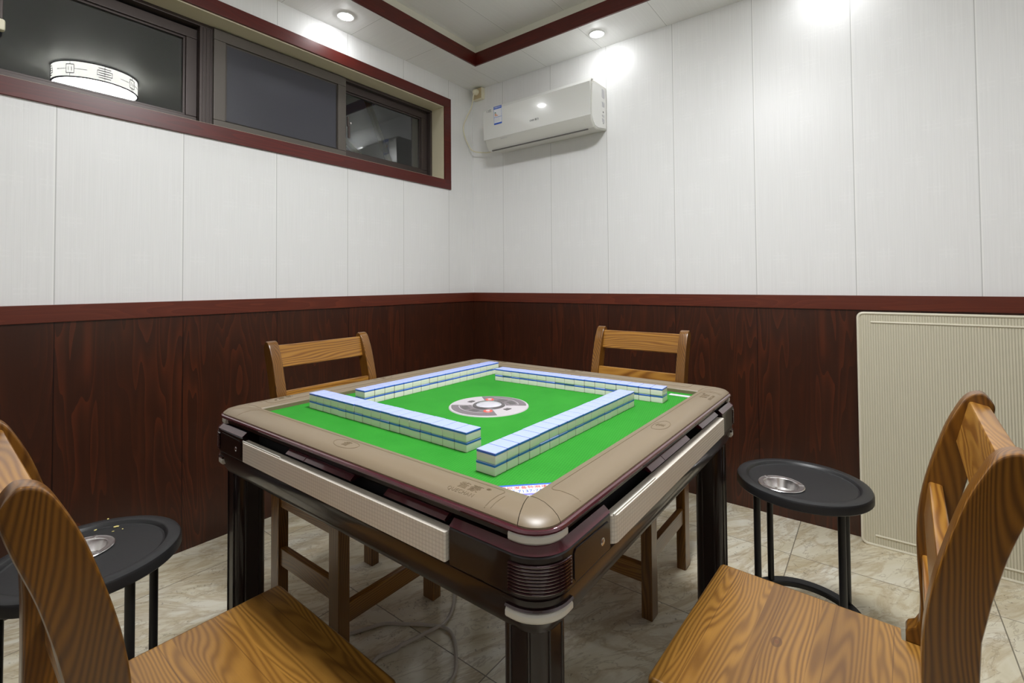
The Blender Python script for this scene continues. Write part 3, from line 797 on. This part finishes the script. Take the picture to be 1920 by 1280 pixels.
# ------------------------------------------------------------------ chairs
def make_chair(label, loc, rz):
    ch = thing('wooden_chair', label, 'chair', loc, rz, 'stained pine chairs round the mahjong table')
    # seat, notched round the uprights
    P = [(-.2125, .190), (-.2105, .197), (-.203, .200), (.203, .200), (.2105, .197), (.2125, .190), (.2085, -.132), (.167, -.134), (.167, -.196), (-.167, -.196), (-.167, -.134), (-.2085, -.132)]
    bm = prism(P, 'z', .4225, .450)
    es = [e for e in bm.edges if all(v.co.z > .449 for v in e.verts) and not all(v.co.y < -.12 for v in e.verts)]
    es += [e for e in bm.edges if all(v.co.z < .423 for v in e.verts) and all(v.co.y > .18 for v in e.verts)]
    bmesh.ops.bevel(bm, geom=es, offset=.007, segments=3, profile=.5, affect='EDGES')
    obj('seat', bm, M['pine_seat'], ch)
    prof = [(.018, 0), (.018, .432), (.0, .434), (.0, .467), (.004, .474), (.014, .480), (.020, .492), (.022, .52), (.021, .564), (.019, .616), (.0205, .67), (.028, .725), (.041, .781), (.062, .851), (.080, .893), (.091, .912), (.102, .9205),
            (.114, .922), (.123, .912), (.1275, .900), (.125, .884), (.115, .850), (.0985, .800), (.084, .742), (.0745, .694), (.0715, .64), (.0705, .56), (.0705, 0)]
    pa = [p.to_2d() for p in smooth_path([(v, z, 0) for v, z in prof[6:24]], 4)]
    prof = prof[:6] + [(p.x, p.y) for p in pa] + prof[24:]
    poly = [(-.14-v, z) for v, z in prof]
    for s in (-1, 1):
        bm = prism(poly, 'x', s*.187-.018, s*.187+.018, .004, seg=2)
        obj('back_post', bm, M['pine_post'], ch, ang=40)
        obj('front_leg', span(s*.187-.019, s*.187+.019, .140, .192, 0, .424, .003), M['pine_leg'], ch)
        obj('side_rung', span(s*.187-.011, s*.187+.011, -.16, .142, .178, .236, .003), M['pine_rung'], ch)
        obj('seat_rail', span(s*.187-.011, s*.187+.011, -.16, .142, .372, .4235, .002), M['pine_rung'], ch)
    obj('front_rung', span(-.170, .170, .155, .178, .108, .166, .003), M['pine_slat'], ch)
    obj('seat_rail', span(-.170, .170, .160, .184, .372, .4235, .002), M['pine_slat'], ch)
    obj('seat_rail', span(-.170, .170, -.198, -.176, .372, .4235, .002), M['pine_slat'], ch)
    for zc, v, h, tilt, th in ((.866, .099, .080, .24, .028), (.720, .044, .066, .12, .020), (.588, .036, .060, .0, .020)):
        rot = Matrix.Rotation(tilt, 4, 'X')
        bm = box((0, 0, 0), (.342, th, h), .004); bm.transform(Matrix.Translation((0, -.14-v, zc)) @ rot)
        obj('back_slat', bm, M['pine_slat'], ch)
    return ch
make_chair('pine chair tucked under the far left side, below the window', (.905, -1.600, 0), -PI/2+.01)
make_chair('pine chair at the far side with its back to the air conditioner wall', (1.545, -.875, 0), PI)
make_chair('pine chair cut off at the lower left, back turned to the camera side', (1.486, -2.270, 0), -.02)
make_chair('pine chair at the right foreground before the cream board', (2.241, -1.610, 0), PI/2-.040)

# ------------------------------------------------------------------ side stands
def make_stand(label, loc, rz, aoff, alabel):
    st = thing('side_stand', label, 'side table', loc, rz, 'black round stands with ashtrays')
    R = .178
    z0 = .52
    prof = [(.1400, z0-.010), (.1440, z0-.0085), (.1480, z0-.002), (.1520, z0), (R-.010, z0), (R-.003, z0-.003), (R, z0-.009), (R, z0-.026), (R-.003, z0-.029), (R-.006, z0-.026), (R-.006, z0-.016), (.1400, z0-.016)]
    bm = lathe(prof, 72)
    # tray floor with a round hole for the ashtray
    c = Matrix.Rotation(-rz, 3, 'Z') @ Vector(aoff)
    hr = .048
    def circ(cx, cy, r, z, n): return [bm.verts.new((cx+r*math.cos(2*PI*i/n), cy+r*math.sin(2*PI*i/n), z)) for i in range(n)]
    for z in (z0-.010, z0-.014):
        a = circ(0, 0, .1405, z, 72); b = circ(c.x, c.y, hr, z, 36)
        es = [bm.edges.new((a[i], a[(i+1) % 72])) for i in range(72)] + [bm.edges.new((b[i], b[(i+1) % 36])) for i in range(36)]
        bmesh.ops.triangle_fill(bm, use_beauty=True, edges=es)
    bmesh.ops.recalc_face_normals(bm, faces=bm.faces)
    obj('tray_top', bm, M['plastic'], st)
    for q in range(4):
        a = PI/4+q*PI/2; x, y = .148*math.cos(a), .148*math.sin(a)
        obj('leg', tube([(x, y, .0), (x, y, z0-.017)], .0095, 14), M['blackmetal'], st)
    obj('lower_ring', lathe([(.132, .116), (.155, .116), (.158, .119), (.158, .132), (.155, .135), (.150, .133), (.135, .131), (.132, .128), (.132, .116)], 60), M['plastic'], st)
    p = Vector(loc) + Vector((aoff[0], aoff[1], z0-.0098))
    bm = lathe([(.060, .0006), (.062, .0022), (.0605, .0036), (.055, .0030), (.050, .0036), (.0475, .0030), (.0455, .0008), (.043, -.010), (.038, -.022), (.030, -.0275), (0, -.0285), (0, -.0298), (.031, -.029), (.0395, -.023), (.0445, -.010), (.0465, .0), (.060, .0006)], 48)
    ash = obj('ashtray', bm, M['steel'], loc=p); tag(ash, alabel, 'ashtray', 'steel ashtrays')
    bm = bmesh.new()
    for q in range(3):
        a = q*2*PI/3+.4; bxm(bm, (.053*math.cos(a), .053*math.sin(a), .0040), (.016, .007, .0022), .0008, 2, 0, Matrix.Rotation(a, 4, 'Z'))
    obj('cigarette_rest', bm, M['steel'], ash)
    return st
make_stand('black round side stand at the right beside the cream board', (2.165, -.915, 0), 0, (-.046, -.058, 0), 'round steel ashtray sunk in the right hand stand')
make_stand('black round side stand at the left, half hidden by the near chair', (.925, -2.33, 0), math.radians(-27), (-.040, -.002, 0), 'round steel ashtray sunk in the left hand stand')
for i, (x, y, s, d) in enumerate(((.774, -2.259, .004, 'yellow seed husk on the rim of the left stand'), (.817, -2.252, .007, 'largest yellow husk on the tray of the left stand'), (.795, -2.288, .0045, 'pale husk beside the ashtray of the left stand'),
                                  (.842, -2.245, .003, 'tiny husk crumb right of the largest husk on the left stand'), (.838, -2.263, .003, 'tiny husk crumb in front of the largest husk on the left stand'))):
    z = .5202 if i == 0 else .5102
    bm = bmesh.new(); bmesh.ops.create_icosphere(bm, subdivisions=1, radius=1)
    for v in bm.verts: v.co = Vector((v.co.x*s, v.co.y*s*.6, (v.co.z+1)*s*.25))
    o = obj('seed_husk', bm, M['seedm'], loc=(x, y, z)); o.rotation_euler = (0, 0, i*1.1); tag(o, d, 'husk', 'seed husks on the left stand')

# ------------------------------------------------------------------ cover board leaning on the wall
B = thing('cover_board', 'ribbed cream square table cover board leaning on the wainscot', 'board', (2.287, -.062, 0))
B.rotation_euler = (math.radians(-1.75), 0, 0)
BW, BH = .99, .985
bm = prism([(x+BW/2, z+BH/2) for x, z, _ in [(p[0], p[1], 0) for p in rrect(BW/2, BH/2, .02, 0, 5)]], 'y', 0, .022)
obj('board_panel', bm, M['ribbed'], B)
pth = [(p[0]+BW/2, .0, p[1]+BH/2) for p in rrect(BW/2-.004, BH/2-.004, .02, 0, 6)]
obj('edge_bead', tube(pth+[pth[0], pth[1]], .0055, 8, cap=False), M['bead'], B)
bm = tube([(.048, -.001, BH-.042), (BW-.048, -.001, BH-.042)], .004, 8); tube([(.048, -.001, .045), (BW-.048, -.001, .045)], .004, 8, bm)
obj('raised_bar', bm, M['bead'], B)

# ------------------------------------------------------------------ cable under the table
cb = [(.98, -1.74), (1.025, -1.66), (1.053, -1.609), (1.109, -1.567), (1.169, -1.528), (1.228, -1.501), (1.277, -1.514), (1.336, -1.563), (1.384, -1.623), (1.38, -1.70), (1.30, -1.76), (1.20, -1.755), (1.154, -1.715), (1.177, -1.644), (1.201, -1.557), (1.211, -1.496), (1.193, -1.441), (1.150, -1.38), (1.07, -1.30), (.95, -1.22)]
o0 = Vector((cb[0][0], cb[0][1], 0))
bm = tube([Vector((p.x, p.y, .0062+.006*(i > 90 and i < 104)))-o0 for i, p in enumerate(smooth_path([(x, y, 0) for x, y in cb], 7))], .0055, 8)
o = obj('floor_cable', bm, M['cableg'], loc=o0); tag(o, 'pale grey cable looped on the marble floor under the mahjong table', 'cable')

# ------------------------------------------------------------------ camera, world, view
cam = bpy.data.cameras.new('camera'); co = bpy.data.objects.new('camera', cam); COL.objects.link(co); SC.camera = co
f, cy = 889.3, 511.2
yaw, pitch, roll = map(math.radians, (37.474, 1.295, -.422))
fw = Vector((-math.sin(yaw)*math.cos(pitch), math.cos(yaw)*math.cos(pitch), math.sin(pitch)))
r_ = Vector((math.cos(yaw), math.sin(yaw), 0)); u_ = r_.cross(fw)
r2 = math.cos(roll)*r_ + math.sin(roll)*u_; u2 = -math.sin(roll)*r_ + math.cos(roll)*u_
m = Matrix((r2, u2, -fw)).transposed().to_4x4(); m.translation = Vector((2.104, -2.325, 1.0))*1.12
co.matrix_world = m
cam.sensor_width = 36; cam.sensor_fit = 'HORIZONTAL'; cam.lens = f/1920*36; cam.shift_y = -(640-cy)/1920; cam.clip_start = .02
w = bpy.data.worlds.new('night'); SC.world = w; w.use_nodes = True
w.node_tree.nodes['Background'].inputs[0].default_value = (.004, .004, .005, 1)
vs = SC.view_settings; vs.view_transform = 'Standard'; vs.look = 'None'; vs.gamma = 1; vs.use_curve_mapping = False; vs.exposure = 0.85
SC.cycles.max_bounces = 10; SC.cycles.diffuse_bounces = 6; SC.cycles.glossy_bounces = 5; SC.cycles.transmission_bounces = 8
SC.cycles.use_denoising = True; SC.cycles.sample_clamp_indirect = 6; SC.cycles.caustics_reflective = False; SC.cycles.caustics_refractive = False
